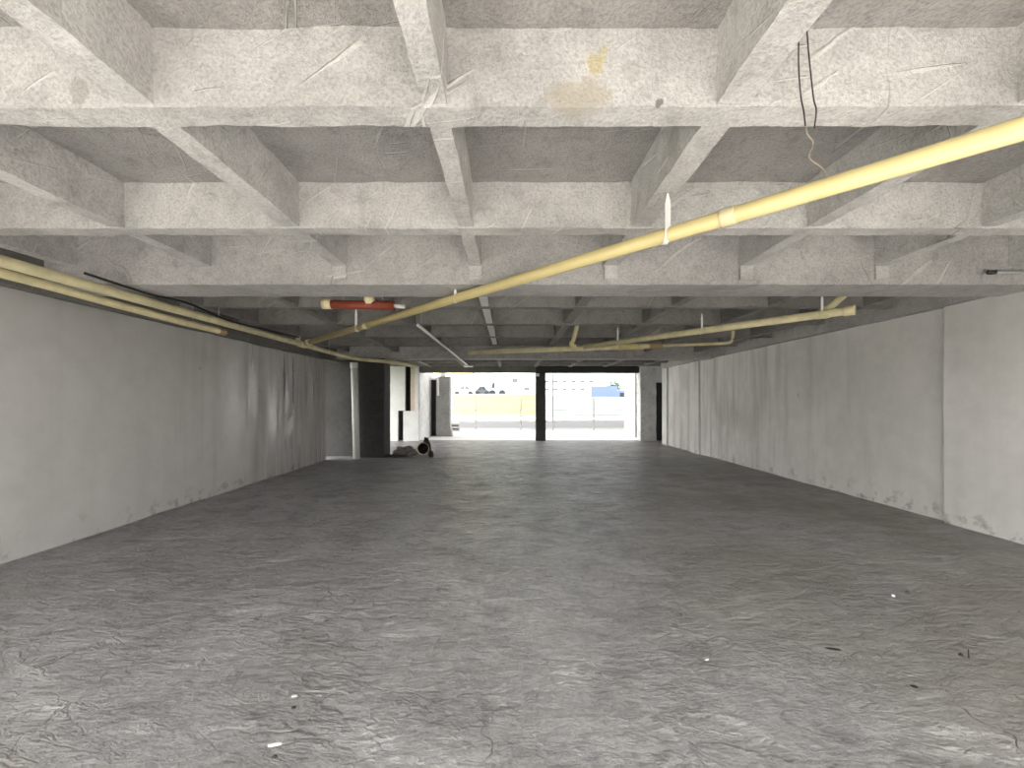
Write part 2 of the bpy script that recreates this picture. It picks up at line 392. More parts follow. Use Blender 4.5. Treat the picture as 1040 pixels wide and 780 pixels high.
# street end, left part: white panels with dark gaps in front of a dark back wall
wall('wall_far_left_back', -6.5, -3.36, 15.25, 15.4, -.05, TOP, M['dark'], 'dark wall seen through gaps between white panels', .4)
def px_panel(x0, x1, y0, y1, Y, th, m, name, label, cat):
    a, b = P(x0, y1, Y), P(x1, y0, Y)
    bm = BM(); rough_box(bm, a.x, b.x, Y, Y + th, max(a.z, -.03), b.z, .12, .004, int(x0))
    return struct(name, bm, m, label, cat)
px_panel(372, 411.3, 372, 417, 14.9, .12, M['white_wall'], 'wall_panel', 'white upper wall panel left of the tall dark gap', 'wall')
px_panel(372, 404, 417, 449, 14.9, .12, M['white_wall'], 'wall_panel', 'white lower wall panel left of the short dark gap', 'wall')
px_panel(409.5, 425, 417.5, 449, 14.86, .12, M['white_wall'], 'wall_panel', 'white waist-high panel below the tan strip', 'wall')
px_panel(417, 421.5, 372, 417.5, 14.95, .12, M['tan'], 'wall_panel', 'narrow tan strip of wall above the waist-high panel', 'wall')
px_panel(421.5, 425, 372, 417.5, 14.9, .12, M['white_wall'], 'wall_panel', 'narrow white strip of wall at the corner beside the tan strip', 'wall')
bm = BM(); rough_box(bm, -3.45, -3.33, 14.92, 17.3, -.03, CAMZ + 1.12, .15, .004, 12)
struct('wall_passage_left', bm, M['rough_white'], 'pale wall running out to the street left of the opening', 'wall')
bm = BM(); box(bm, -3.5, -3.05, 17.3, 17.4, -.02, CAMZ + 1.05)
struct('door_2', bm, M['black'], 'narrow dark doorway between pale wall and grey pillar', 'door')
bm = BM(); rough_box(bm, -3.07, -2.5, 17.0, 17.5, -.03, CAMZ + 1.06, .15, .006, 13)
for v in bm.verts:
    if v.co.z < .5 and v.co.x > -2.7: v.co.x += (.5 - v.co.z) * .2
struct('column', bm, M['greycol'], 'grey pillar at the left edge of the bright opening, flaring at its foot', 'column')
# lintel over the opening
bm = BM(); rough_box(bm, -3.45, 1.15, 15.0, 15.3, CAMZ + 1.085, TOP, .12, .006, 14)
struct('trim_3', bm, M['edge'], 'brownish concrete lintel over the left opening', 'lintel')
bm = BM(); rough_box(bm, 1.15, 5.0, 15.0, 15.3, CAMZ + 1.075, TOP, .12, .004, 15)
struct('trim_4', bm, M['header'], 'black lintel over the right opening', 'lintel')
bm = BM(); rough_box(bm, 1.0, 1.36, 14.98, 15.33, -.03, TOP, .1, .006, 16)
struct('column', bm, M['header'], 'slim black column between the two bright openings', 'column')
bm = BM(); rough_box(bm, 4.84, 5.42, 14.86, 15.3, -.03, TOP, .08, .012, 17)
struct('column', bm, M['rough_white'], 'white rough plastered column right of the openings', 'column')
# right recess end wall with black door
bm = BM()
rough_box(bm, 5.76, 6.3, 15.02, 15.2, -.03, TOP, .15, .004, 18); rough_box(bm, 5.40, 5.78, 15.02, 15.2, CAMZ + .72, TOP, .15, .004, 19)
struct('wall_far_right', bm, M['white_wall'], 'white end wall around the black doorway on the right', 'wall')
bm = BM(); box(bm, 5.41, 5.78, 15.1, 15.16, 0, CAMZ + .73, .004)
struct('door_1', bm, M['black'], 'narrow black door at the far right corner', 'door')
wall('wall_recess_right', 6.2, 6.4, 13.6, 15.2, -.05, TOP, M['white_wall'], 'white side wall of the recess behind the right wall end')
bm = BM(); rough_box(bm, 5.18, 5.42, 16.4, 16.6, -.03, CAMZ + 1.75, .15, .004, 20)
struct('column', bm, M['darkcol'], 'thin grey jamb just outside the right opening', 'column')
bm = BM(); rough_box(bm, 5.2, 5.42, 16.6, 18.2, -.03, CAMZ + 1.75, .15, .004, 21)
struct('wall_passage_right', bm, M['white_wall'], 'white wall running out to the street right of the opening', 'wall')

# ---------------------------------------------------------------- pipes
def hang(root, x, y, ztop, zpipe, r, name='hanger', m='white_pvc', w=.016, rod=False):
    """strap that loops round the pipe and runs up to the concrete"""
    bm = BM()
    if rod: tube(bm, [(x, y, zpipe), (x, y, ztop + .01)], .006, 8)
    else: box(bm, x - w, x + w, y - .003, y + .003, zpipe - r, ztop + .01)
    o = keep(obj(name, bm, M[m]), root)
    return o
def ring(root, c, d, r, L, m, name='coupling'):
    c, d = Vector(c), Vector(d).normalized(); bm = BM()
    tube(bm, [c - d * L / 2, c - d * L * .46, c + d * L * .46, c + d * L / 2], r, 22, True, [r * .97, r, r, r * .97])
    return keep(obj(name, bm, M[m]), root)
def flat_strap(root, x, y, ztop, zp, r, m='white_pvc', w=.02, d=(1, 0)):
    """white strip: flat tail up to the rib, band under the pipe"""
    bm = BM(); dx, dy = d
    s = Vector((dx, dy, 0)).normalized(); n = Vector((-s.y, s.x, 0))
    prof = []
    for k in range(15):
        a = math.pi + math.pi * k / 14
        prof.append((math.cos(a) * (r + .004), math.sin(a) * (r + .004)))
    rows = []
    for (u, v) in prof:
        p = Vector((x, y, zp)) + n * u + Vector((0, 0, v))
        rows.append([bm.verts.new(p + s * w), bm.verts.new(p - s * w)])
    for A, B in zip(rows, rows[1:]): bm.faces.new((A[0], A[1], B[1], B[0]))
    t = Vector((x, y, zp)) - n * (r + .004)
    tw = [(w, 0), (w, (ztop - zp) * .75), (w * .3, ztop - zp + .01)]
    pr = rows[0]
    for ww, h in tw[1:]:
        q = [bm.verts.new(t + s * ww + Vector((0, 0, h))), bm.verts.new(t - s * ww + Vector((0, 0, h)))]
        bm.faces.new((pr[0], pr[1], q[1], q[0])); pr = q
    o = obj('hanger', bm, M[m]); md = o.modifiers.new('thick', 'SOLIDIFY'); md.thickness = .004
    o['label'] = 'white hanger strip'
    return keep(o, root)

# main diagonal pipe
dzm = 1.05; ZP = CAMZ + dzm
A = Vector((3.15, .36, ZP)); B = Vector((-3.61, 7.18, ZP - .01))
D = (B - A).normalized()
def on(xp):                            # point of the main pipe seen at picture column xp
    k = (xp - VX) / F; t = (k * A.y - A.x) / (D.x - k * D.y); return A + D * t
root = empty('drain_pipe', A, 'long yellow drain pipe crossing the ceiling diagonally', 'pipe')
bm = BM(); tube(bm, [A, B], .045, 24); keep(obj('pipe', bm, M['yellow_pvc']), root)
ring(root, on(740), D, .0515, .075, 'cream_pvc'); ring(root, on(372), D, .052, .09, 'dusty_pvc')
q = on(675); flat_strap(root, q.x, q.y, RIB, q.z, .045, w=.017)
q = on(463); flat_strap(root, q.x, q.y, GIR, q.z, .045, w=.014)
q = on(363); flat_strap(root, q.x, q.y, RIB, q.z, .045, w=.016)
tee = ring(root, B - D * .12, D, .056, .16, 'dusty_pvc', 'end_socket')

# left pipes along the wall
xl = -3.74; zl = CAMZ + 1.035
pts = [(xl, 1.0, zl), (xl, 7.2, zl), (xl, 9.1, zl), (xl + .18, 9.75, zl - .01), (-2.95, 10.3, zl - .03), (-2.66, 11.6, zl - .03)]
root = empty('drain_pipe', (xl, 1.0, zl), 'dusty yellow pipe along the left wall, upper of the pair, joined by the diagonal pipe', 'pipe')
bm = BM(); tube(bm, smooth_path(pts, 10), .045, 20); keep(obj('pipe', bm, M['dusty_pvc']), root)
ring(root, (xl, 7.3, zl), (0, 1, 0), .056, .2, 'cream_pvc', 'tee_fitting')
bm = BM(); tube(bm, [(xl, 7.15, zl), (xl, 7.15, zl + .12)], .04, 16); keep(obj('tee_stub', bm, M['cream_pvc']), root)
ring(root, (-2.95, 10.3, zl - .03), (.6, .6, 0), .054, .12, 'dusty_pvc')
for yy in (2.6, 5.2, 8.4): hang(root, xl, yy, RIB if yy != 5.2 else RIB, zl, .046, 'hanger_rod', 'steel', rod=True)
pts = [(-3.885, 1.0, CAMZ + .995), (-3.885, 3.07, CAMZ + .985), (-3.88, 4.0, CAMZ + .96), (-3.87, 4.8, CAMZ + .945), (-3.88, 5.5, CAMZ + .945)]
root = empty('drain_pipe', (-3.885, 1.0, CAMZ + 1.035), 'thinner yellow pipe sagging below the upper left wall pipe, broken off at its far end', 'pipe')
bm = BM(); tube(bm, smooth_path(pts, 8), .038, 18); keep(obj('pipe', bm, M['dusty_pvc']), root)
ring(root, (-3.88, 5.44, CAMZ + .945), (0, 1, 0), .045, .12, 'brown_pvc', 'end_socket')
for yy in (2.2, 4.95): hang(root, -3.88, yy, RIB, CAMZ + 1.0, .034, 'hanger_rod', 'steel', rod=True)
bm = BM(); pts = [(-3.66, 3.5, CAMZ + 1.115), (-3.62, 4.1, CAMZ + 1.09), (-3.6, 4.55, CAMZ + 1.11), (-3.6, 5.2, CAMZ + 1.05), (-3.62, 6.2, CAMZ + 1.08), (-3.63, 7.0, CAMZ + 1.12)]
bm.free(); bm = BM(); tube(bm, smooth_path([Vector(p) + Vector((-.02, 0, .0)) for p in pts], 8), .012, 8)
tag(obj('cable', bm, M['wire']), 'black cable sagging along the upper left wall pipe', 'cable')

# second pipe, right
A2 = Vector((3.95, 4.62, ZP)); B2 = Vector((1.42, 7.63, ZP - .01)); D2 = (B2 - A2).normalized()
root = empty('drain_pipe', A2, 'yellow drain pipe at right with branch and capped end under girder', 'pipe')
bm = BM(); tube(bm, [A2, B2], .048, 22); keep(obj('pipe', bm, M['dusty_pvc']), root)
ring(root, A2 + D2 * .04, D2, .058, .10, 'cream_pvc', 'end_cap'); ring(root, A2 + D2 * .27, D2, .056, .09, 'dusty_pvc')
bm = BM(); s = A2 + D2 * .36; tube(bm, [s, s + Vector((.14, -.05, .09)), s + Vector((.28, -.10, .24))], .042, 18)
keep(obj('branch', bm, M['dusty_pvc']), root)
q = A2 + D2 * .33; flat_strap(root, q.x, q.y, RIB, q.z, .048, w=.014)
q = A2 + D2 * 1.75; flat_strap(root, q.x, q.y, RIB, q.z, .048, w=.014)
q = A2 + D2 * 3.2; flat_strap(root, q.x, q.y, RIB, q.z, .048, w=.014)
# drop at its far end
bm = BM(); tube(bm, smooth_path([(1.33, 7.62, TOP - .03), (1.31, 7.64, TOP - .1), (1.22, 7.70, ZP + .1), (1.20, 7.71, ZP + .05)], 6), .04, 18)
root = empty('drop_pipe', (1.33, 7.62, TOP), 'pale short pipe dropping from the slab to the yellow pipe end', 'pipe')
keep(obj('pipe', bm, M['cream_pvc']), root)
bm = BM(); tube(bm, smooth_path([(1.20, 7.71, ZP + .1), (1.195, 7.71, ZP + .03), (1.22, 7.70, ZP + .0), (1.28, 7.70, ZP + .0)], 6), .045, 18)
keep(obj('elbow', bm, M['cream_pvc']), root)
# third pipe
A3 = Vector((3.84, 7.13, ZP - .02)); B3 = Vector((-.85, 8.44, ZP - .02)); D3 = (B3 - A3).normalized(); J = A3 + D3 * 1.15
root = empty('drain_pipe', A3, 'far pipe, thin grey at right and thick yellow at left past a brown joint', 'pipe')
bm = BM(); tube(bm, smooth_path([A3 + Vector((.12, .0, .22)), A3 + Vector((.10, .0, .06)), A3 + Vector((.04, .01, .01)), A3 + D3 * .12], 5) + [J], .026, 14)
keep(obj('thin_pipe', bm, M['dusty_pvc']), root)
bm = BM(); tube(bm, [J, B3], .05, 18); keep(obj('thick_pipe', bm, M['dusty_pvc']), root)
ring(root, J + D3 * .02, D3, .06, .22, 'brown_pvc'); ring(root, J + D3 * .5, D3, .057, .4, 'yellow_pvc')
for t in (1.9, 4.2): q = A3 + D3 * t; hang(root, q.x, q.y, RIB, q.z, .05, 'hanger_rod', 'steel', rod=True)

# orange pipe with cream fitting
zo = CAMZ + 1.115; yo = 4.62
root = empty('orange_pipe', (-2.1, yo, zo), 'short orange red pipe with pale ends hung behind the first girder', 'pipe')
bm = BM(); hollow(bm, (-2.06, yo, zo), (-1.32, yo + .03, zo - .01), .05); keep(obj('pipe', bm, M['orange_pvc']), root)
bm = BM(); hollow(bm, (-2.13, yo, zo + .004), (-2.03, yo, zo), .058, .008); keep(obj('end_socket', bm, M['cream_pvc']), root)
bm = BM(); tube(bm, [(-1.60, yo + .01, zo), (-1.60, yo + .01, zo + .03), (-1.60, yo, zo + .05), (-1.60, yo, zo + .12)], .05, 18, True, [.05, .056, .062, .04])
keep(obj('fitting', bm, M['cream_pvc']), root)
bm = BM(); tube(bm, [(-1.33, yo + .03, zo - .012), (-1.2, yo + .04, zo - .02)], .022, 12); keep(obj('tail', bm, M['white_pvc']), root)
for xx in (-1.9, -1.45): hang(root, xx, yo + .01, TOP, zo + .04, .05, 'hanger_rod', 'steel', rod=True)

# stub conduit on the right, in front of the girder
root = empty('conduit_stub', (4.5, 3.80, CAMZ + 1.215), 'dark open-ended conduit stub high on the right wall', 'conduit')
bm = BM(); hollow(bm, (4.52, 3.79, CAMZ + 1.215), (5.21, 3.79, CAMZ + 1.215), .016, .004, 14); keep(obj('tube', bm, M['steel']), root)
bm = BM(); hollow(bm, (4.50, 3.79, CAMZ + 1.215), (4.56, 3.79, CAMZ + 1.215), .020, .006, 14); keep(obj('collar', bm, M['dark_metal']), root)
# white conduit running away under the ceiling
root = empty('white_conduit', (-1.30, 5.8, CAMZ + 1.085), 'thin white straight conduit running away under the ceiling, left of the middle rib', 'conduit')
bm = BM(); tube(bm, [(-1.31, 5.8, CAMZ + 1.10), (-1.23, 12.1, CAMZ + 1.085)], .022, 12); keep(obj('tube', bm, M['white_pvc']), root)
bm = BM(); box(bm, -1.36, -1.09, 12.05, 12.25, CAMZ + 1.045, CAMZ + 1.10, .01); keep(obj('junction_box', bm, M['white_pvc']), root)
for yy in (6.0, 8.0, 9.9): hang(root, -1.305 + (yy - 5.8) * .0127, yy, RIB if yy > 9 else TOP, CAMZ + 1.10, .02, 'hanger_rod', 'steel', rod=True)
# white downpipe on the left
root = empty('downpipe', (-3.94, 10.33, 0), 'white upright downpipe in front of the dark column at left', 'pipe')
bm = BM(); tube(bm, [(-3.90, 10.33, 0), (-3.93, 10.33, 1.2), (-3.965, 10.33, 2.42)], .085, 22); keep(obj('pipe', bm, M['white_pvc']), root)
ring(root, (-3.965, 10.33, 2.38), (0, 0, 1), .095, .14, 'white_pvc', 'top_socket')
# little white hooked pipe on the grey pillar outside
bm = BM(); a = P(438, 384.5, 16.95); b = P(444.5, 385, 16.95); c = P(445, 402, 16.95)
tube(bm, smooth_path([a, (a + b) / 2, b, (b + c) / 2, c], 6), .05, 12)
tag(obj('white_pipe', bm, M['white_pvc']), 'short hooked white pipe at the top of the grey pillar', 'pipe')
bm = BM(); a = P(449.5, 380.5, 16.9); box(bm, a.x - .11, a.x + .11, 16.9, 17.05, a.z - .08, a.z + .08, .02)
tag(obj('junction_box', bm, M['white_pvc']), 'small white box at the top corner of the left opening', 'box')
bm = BM(); a = P(548, 381, 14.95); box(bm, a.x - .14, a.x - .01, 14.9, 14.99, a.z - .05, a.z + .06, .015)
tag(obj('junction_box', bm, M['white_pvc']), 'small white box at the top of the slim black column', 'box')

# hanging wires at the first beam
def wire(name, pts, r, m, label):
    bm = BM(); tube(bm, smooth_path(pts, 8), r, 8); return tag(obj(name, bm, M[m]), label, 'wire')
wire('hanging_wire', [P(812, 5, 1.71), P(811, 60, 1.71), P(813, 95, 1.71), P(816, 112, 1.70), P(818, 128, 1.70)], .0028, 'wire', 'left of two thin black wires hanging in front of the first beam')
wire('hanging_wire', [P(818, 5, 1.71), P(821, 50, 1.71), P(826, 98, 1.71), P(829, 112, 1.70), P(827, 130, 1.70)], .0028, 'wire', 'right of two thin black wires hanging in front of the first beam')
wire('loose_cord', [P(828, 100, 2.0), P(819, 132, 2.0), P(826, 145, 2.02), P(822, 160, 2.02), P(836, 172, 2.03), P(840, 184, 2.03)], .0042, 'pale_wire', 'pale crinkled cord dangling behind the first beam')

# ---------------------------------------------------------------- things on the floor
base = P(428, 463, 10.7); base.z = 0
root = empty('bucket', base, 'tilted cream and brown tub with a dark open mouth on the floor', 'bucket')
bm = BM(); seg = 28
def tub_ring(r, h): return [Vector((r * math.cos(2 * math.pi * k / seg), r * math.sin(2 * math.pi * k / seg), h)) for k in range(seg)]
prof = [(.0, .0), (.11, .0), (.12, .03), (.145, .30), (.165, .31), (.165, .335), (.14, .335), (.13, .29), (.105, .03), (.0, .02)]
R = Matrix.Translation(base + Vector((-.02, .16, .17))) @ Matrix.Rotation(math.radians(80), 4, 'X') @ Matrix.Rotation(.3, 4, 'Y')
rings = []
for r, h in prof: rings.append([bm.verts.new(R @ v) for v in tub_ring(max(r, .001), h)])
for a_, b_ in zip(rings, rings[1:]):
    for k in range(seg):
        f = bm.faces.new((a_[k], a_[(k + 1) % seg], b_[(k + 1) % seg], b_[k])); f.smooth = True; f.material_index = int(a_ in rings[6:])
keep(obj('tub', bm, [M['tan_bucket'], M['black']]), root)  # inside blackened so the mouth looks dark; shade put into the colour
bm = BM(); tube(bm, smooth_path([R @ Vector((.165, 0, .31)), R @ Vector((.16, .02, .40)), R @ Vector((0, .17, .45)), R @ Vector((-.16, .02, .40)), R @ Vector((-.165, 0, .31))], 6), .005, 8)
keep(obj('handle', bm, M['dark_metal']), root)
def lump(name, c, s, m, label, cat, seed, sub=3, amp=.3, group=None):
    bm = BM(); bmesh.ops.create_icosphere(bm, subdivisions=sub, radius=1)
    for v in bm.verts:
        d = 1 + amp * noise.noise(v.co * 1.7 + Vector((seed, 0, 0))) + amp * .5 * noise.noise(v.co * 4.1 + Vector((0, seed, 0)))
        v.co = Vector((c[0] + v.co.x * s[0] * d, c[1] + v.co.y * s[1] * d, max(.002, c[2] + v.co.z * s[2] * d)))
    return tag(obj(name, bm, M[m], smooth=False), label, cat, group)
lump('debris', (base.x + .27, base.y - .08, .07), (.07, .07, .09), 'bark', 'small dark lump just right of the tilted tub', 'debris', 3)
lump('rubble_heap', (base.x - .52, base.y + .35, .06), (.30, .28, .15), 'rubble', 'low grey heap of rubble left of the tilted tub', 'rubble', 8, 4, .5)
lump('debris', (base.x - .02, base.y + .75, .10), (.11, .10, .33), 'bark', 'dark olive upright lump behind the tilted tub', 'debris', 5, 3, .4)
lump('plank_piece', (base.x - .85, base.y - .12, .03), (.5, .06, .035), 'bark', 'dark long scrap on the floor between column and rubble', 'scrap', 4, 3, .2)
# small scraps near the camera
def fl(x, y): Y = CAMZ * F / (y - VY); return (x - VX) / F * Y, Y
def chip(x, y, sx, sy, sz, m, label, seed, rot=0):
    X, Y = fl(x, y); bm = BM(); bmesh.ops.create_icosphere(bm, subdivisions=2, radius=1)
    zf = .014 * noise.noise(Vector((X * .8, Y * 1.1, 3))) + .006 * noise.noise(Vector((X * 2.3, Y * 3.2, 9)))
    for v in bm.verts:
        d = 1 + .35 * noise.noise(v.co * 1.5 + Vector((seed, 0, 0)))
        p = Vector((v.co.x * sx * d, v.co.y * sy * d, 0)); p.rotate(Matrix.Rotation(rot, 3, 'Z'))
        v.co = Vector((X + p.x, Y + p.y, zf + sz * .6 + v.co.z * sz * d))
    tag(obj('chip', bm, M[m]), label, 'chip')
chip(298, 720, .011, .008, .006, 'chip_black', 'black stone chip in the left foreground, farther of the two', 1)
chip(279, 769, .012, .006, .005, 'chip_black', 'black stone chip closest to the white sliver', 2)
chip(279, 757, .032, .009, .005, 'chip_white', 'white sliver on the floor in the left foreground', 3, .25)
chip(299, 708, .016, .010, .003, 'chip_white', 'pale flake just behind the black chip in the left foreground', 9, .1)
chip(907, 606, .014, .012, .011, 'chip_white', 'white crumb on the floor toward the right wall', 4)
chip(922, 602, .016, .012, .012, 'bark', 'dark crumb beside the white crumb toward the right wall', 5)
chip(976, 665, .013, .010, .008, 'chip_black', 'dark chip beside the upright splinter at right', 6)
chip(929, 697, .015, .008, .006, 'chip_black', 'lone dark chip in the right foreground', 7, -.5)
chip(846, 661, .04, .012, .005, 'chip_black', 'flat dark sliver on the floor right of centre', 8, -.25)
chip(718, 672, .014, .006, .005, 'chip_white', 'small white sliver on the floor right of centre', 10, .2)
X, Y = fl(984, 668); bm = BM(); tube(bm, [(X, Y, -.005), (X + .002, Y + .004, .045)], .003, 8, True, [.0035, .0025]); tag(obj('splinter', bm, M['chip_black']), 'thin dark splinter standing up from the floor at right', 'splinter')

# ---------------------------------------------------------------- outside
bm = BM(); box(bm, -60, 60, 15.25, 21.0, -.25, -.012); struct('ground_apron', bm, M['apron'], 'pale concrete apron outside the openings', 'pavement')
bm = BM(); box(bm, -60, 60, 21.0, 21.35, -.25, .05, .02); struct('kerb', bm, M['kerb'], 'pale kerb along the near edge of the road', 'kerb')
bm = BM(); box(bm, -60, 60, 21.35, 31.0, -.25, -.03); struct('road', bm, M['asphalt'], 'pale grey road across the street side', 'road')
bm = BM(); box(bm, -60, 60, 31.0, 31.5, -.25, .08, .02); struct('kerb', bm, M['kerb'], 'kerb on the far edge of the road', 'kerb')
bm = BM(); box(bm, -90, 90, 31.5, 110, -.25, -.01); struct('ground_far', bm, M['apron'], 'pale open ground beyond the road', 'ground')
bm = BM(); box(bm, -60, -6.55, -60, 15.25, -.25, -.015); struct('ground_left', bm, M['grass'], 'green yard to the left of the building', 'ground')
bm = BM(); box(bm, -6.6, 60, -60, YB, -.25, -.012); struct('ground_rear', bm, M['ground'], 'dusty yard behind the hall', 'ground')
# unseen tower and rear wall, added to shade the street and the deep hall
bm = BM(); box(bm, -6.6, 6.3, YB, 15.3, TOP + .25, TOP + 88); box(bm, 6.45, 30, YB, 15.2, -.1, TOP + 88); struct('wall_shade_tower', bm, M['greycol'], 'grey upper storeys, unseen, raised into a tower to shade the street', 'wall')
bm = BM(); rough_box(bm, -40, 40, -6.0, -5.7, -.1, 3.2, 1.0, .01, 51); struct('wall_light_block', bm, M['darkcol'], 'added unseen dark wall in the rear yard, keeping light from the deep hall', 'wall')
# street fence
YF = 20.7
root = empty('street_fence', (-1.7, YF, 0), 'light grey post and rail fence along the street', 'fence')
for x, top in ((483, 402), (529, 404), (561.5, 380), (603, 404)):
    a = P(x, 436, YF); t = P(x, top, YF); bm = BM(); box(bm, a.x - .035, a.x + .035, YF - .035, YF + .035, -.02, t.z, .008)
    keep(obj('post', bm, M['steel']), root)
for y in (416.3, 422, 428.5):
    z = P(0, y, YF).z; bm = BM(); tube(bm, smooth_path([(-3.3, YF, z), (-1.7, YF, z - .01), (.6, YF, z - .03), (2.3, YF, z), (4.45, YF, z + .02), (7.2, YF, z)], 5), .022, 8)
    keep(obj('rail', bm, M['steel']), root)
# grey box near the left pillar
a = P(457, 438, 19.6); root = empty('utility_box', (a.x + .2, 19.7, 0), 'small grey slatted box on the apron at the left opening', 'box')
bm = BM(); box(bm, a.x, a.x + .45, 19.6, 19.95, -.01, .42, .015); keep(obj('body', bm, M['roof']), root)
bm = BM(); box(bm, a.x + .03, a.x + .42, 19.585, 19.6, .08, .16); box(bm, a.x + .03, a.x + .42, 19.585, 19.6, .25, .33); keep(obj('vent', bm, M['dark_metal']), root)
# yellow wall beyond the road
YW = 45.0; a = P(460, 415.5, YW); b = P(541, 401, YW)
bm = BM(); rough_box(bm, a.x, b.x + .6, YW, YW + .35, -.02, b.z, .5, .02, 31)
root = tag(obj('garden_wall', bm, M['yel_wall']), 'long low yellow painted wall across the road', 'wall')
bm = BM(); box(bm, a.x - .05, b.x + .65, YW - .06, YW + .41, b.z, b.z + .1, .02); obj('coping', bm, M['kerb'], root)
# raised car park behind the yellow wall
bm = BM(); box(bm, -30, 12, YW + .35, 75, -.05, 2.05); struct('ground_terrace', bm, M['apron'], 'raised pale terrace behind the yellow wall', 'terrace')
def car(name, x, y, z, L, H, m, label, cat, kind='car', flip=False):
    root = empty(name, (x, y, z), label, cat)
    W = 1.7; h = H
    if kind == 'car': prof = [(0, .25), (0, .55), (.05, .62), (.22, .66), (.34, .97), (.40, 1.0), (.68, 1.0), (.86, .66), (.97, .62), (1, .5), (1, .25)]
    elif kind == 'van': prof = [(0, .16), (0, .45), (.03, .5), (.10, .55), (.2, .97), (.24, 1.0), (.98, 1.0), (1, .97), (1, .16)]
    else: prof = [(0, .16), (0, .8), (.02, .86), (.2, .86), (.22, .8), (.24, .8), (.24, 1.0), (1, 1.0), (1, .16)]
    pts = [((1 - u if flip else u) * L - L / 2, v * h) for u, v in prof]
    bm = BM(); fr = [bm.verts.new((x + u, y, z + v)) for u, v in pts]; bk = [bm.verts.new((x + u, y + W, z + v)) for u, v in pts]
    bm.faces.new(fr); bm.faces.new(bk)
    for i in range(len(pts)): j = (i + 1) % len(pts); bm.faces.new((fr[i], fr[j], bk[j], bk[i]))
    bmesh.ops.bevel(bm, geom=bm.edges[:], offset=.03, segments=2, affect='EDGES')
    keep(obj('body', bm, M[m]), root)
    wins = {'car': [[(.27, .68), (.37, .93), (.53, .93), (.53, .68)], [(.56, .68), (.56, .93), (.68, .93), (.80, .68)]],
            'van': [[(.13, .57), (.215, .92), (.34, .92), (.34, .57)]], 'truck': [[(.03, .52), (.03, .78), (.17, .78), (.17, .52)]]}[kind]
    for wn in wins:
        bm = BM(); q = [((1 - u if flip else u) * L - L / 2, v * h) for u, v in wn]
        f0 = [bm.verts.new((x + u, y - .012, z + v)) for u, v in q]; f1 = [bm.verts.new((x + u, y + .02, z + v)) for u, v in q]
        bm.faces.new(f0); bm.faces.new(f1)
        for i in range(4): bm.faces.new((f0[i], f0[(i + 1) % 4], f1[(i + 1) % 4], f1[i]))
        keep(obj('side_window', bm, M['glass']), root)
    wr = .31 if kind == 'car' else .38
    for u in (.19, .81):
        for yy in (y - .02, y + W - .18):
            bm = BM(); cx = x + (1 - u if flip else u) * L - L / 2
            tube(bm, [(cx, yy, z + wr), (cx, yy + .2, z + wr)], wr, 20); keep(obj('wheel', bm, M['rubber']), root)
    return root
Yc = 47.0
def pxc(x): return (x - VX) / F * Yc
car('parked_car', pxc(471), Yc, 2.05, 1.9 * 1.0 + .6, 1.25, 'car_white', 'white car parked left on the terrace above the yellow wall', 'car')
car('parked_car', pxc(488.5), Yc + 2.2, 2.05, 1.75, 1.3, 'car_grey', 'dark grey car parked above the yellow wall beside the pale blue van', 'car', flip=True)
car('parked_van', pxc(505), Yc, 2.05, 1.85, 1.75, 'pale_blue', 'pale blue van parked above the yellow wall', 'van', 'van')
YT = 40.0
car('blue_truck', (618 - VX) / F * YT, YT, .0, 3.4, 3.0, 'blue', 'blue box truck across the road in the right opening', 'truck', 'truck', True)
bm = BM(); x0, x1 = (606 - VX) / F * 38, (634 - VX) / F * 38
rough_box(bm, (556 - VX) / F * 38, x1 + 1.5, 38, 38.3, -.02, 1.9, .5, .01, 33)
tag(obj('street_wall', bm, M['house_white']), 'low pale wall in front of the blue truck', 'wall')
def tree(x, y, h, label, seed):
    root = empty('tree', (x, y, 0), label, 'tree')
    bm = BM(); tube(bm, smooth_path([(x, y, -.05), (x + .05, y, h * .35), (x - .04, y, h * .7)], 5), .1, 10); keep(obj('trunk', bm, M['trunk']), root)
    rnd = random.Random(seed); bm = BM()
    for k in range(420):
        v = Vector((rnd.gauss(0, 1), rnd.gauss(0, 1), rnd.gauss(0, 1))).normalized() * (rnd.random() ** .4)
        c = Vector((x + v.x * h * .24, y + v.y * h * .24, h * .72 + v.z * h * .27)); s = .10 + rnd.random() * .09
        a = Vector((rnd.gauss(0, 1), rnd.gauss(0, 1), rnd.gauss(0, 1))).normalized(); b = a.orthogonal().normalized()
        vs = [bm.verts.new(c + a * s), bm.verts.new(c + b * s * .5), bm.verts.new(c - a * s), bm.verts.new(c - b * s * .5)]; bm.faces.new(vs)
    keep(obj('crown', bm, M['leaf']), root)
tree((632.5 - VX) / F * 41, 44.5, 3.9, 'small leafy tree beside the blue truck', 4)
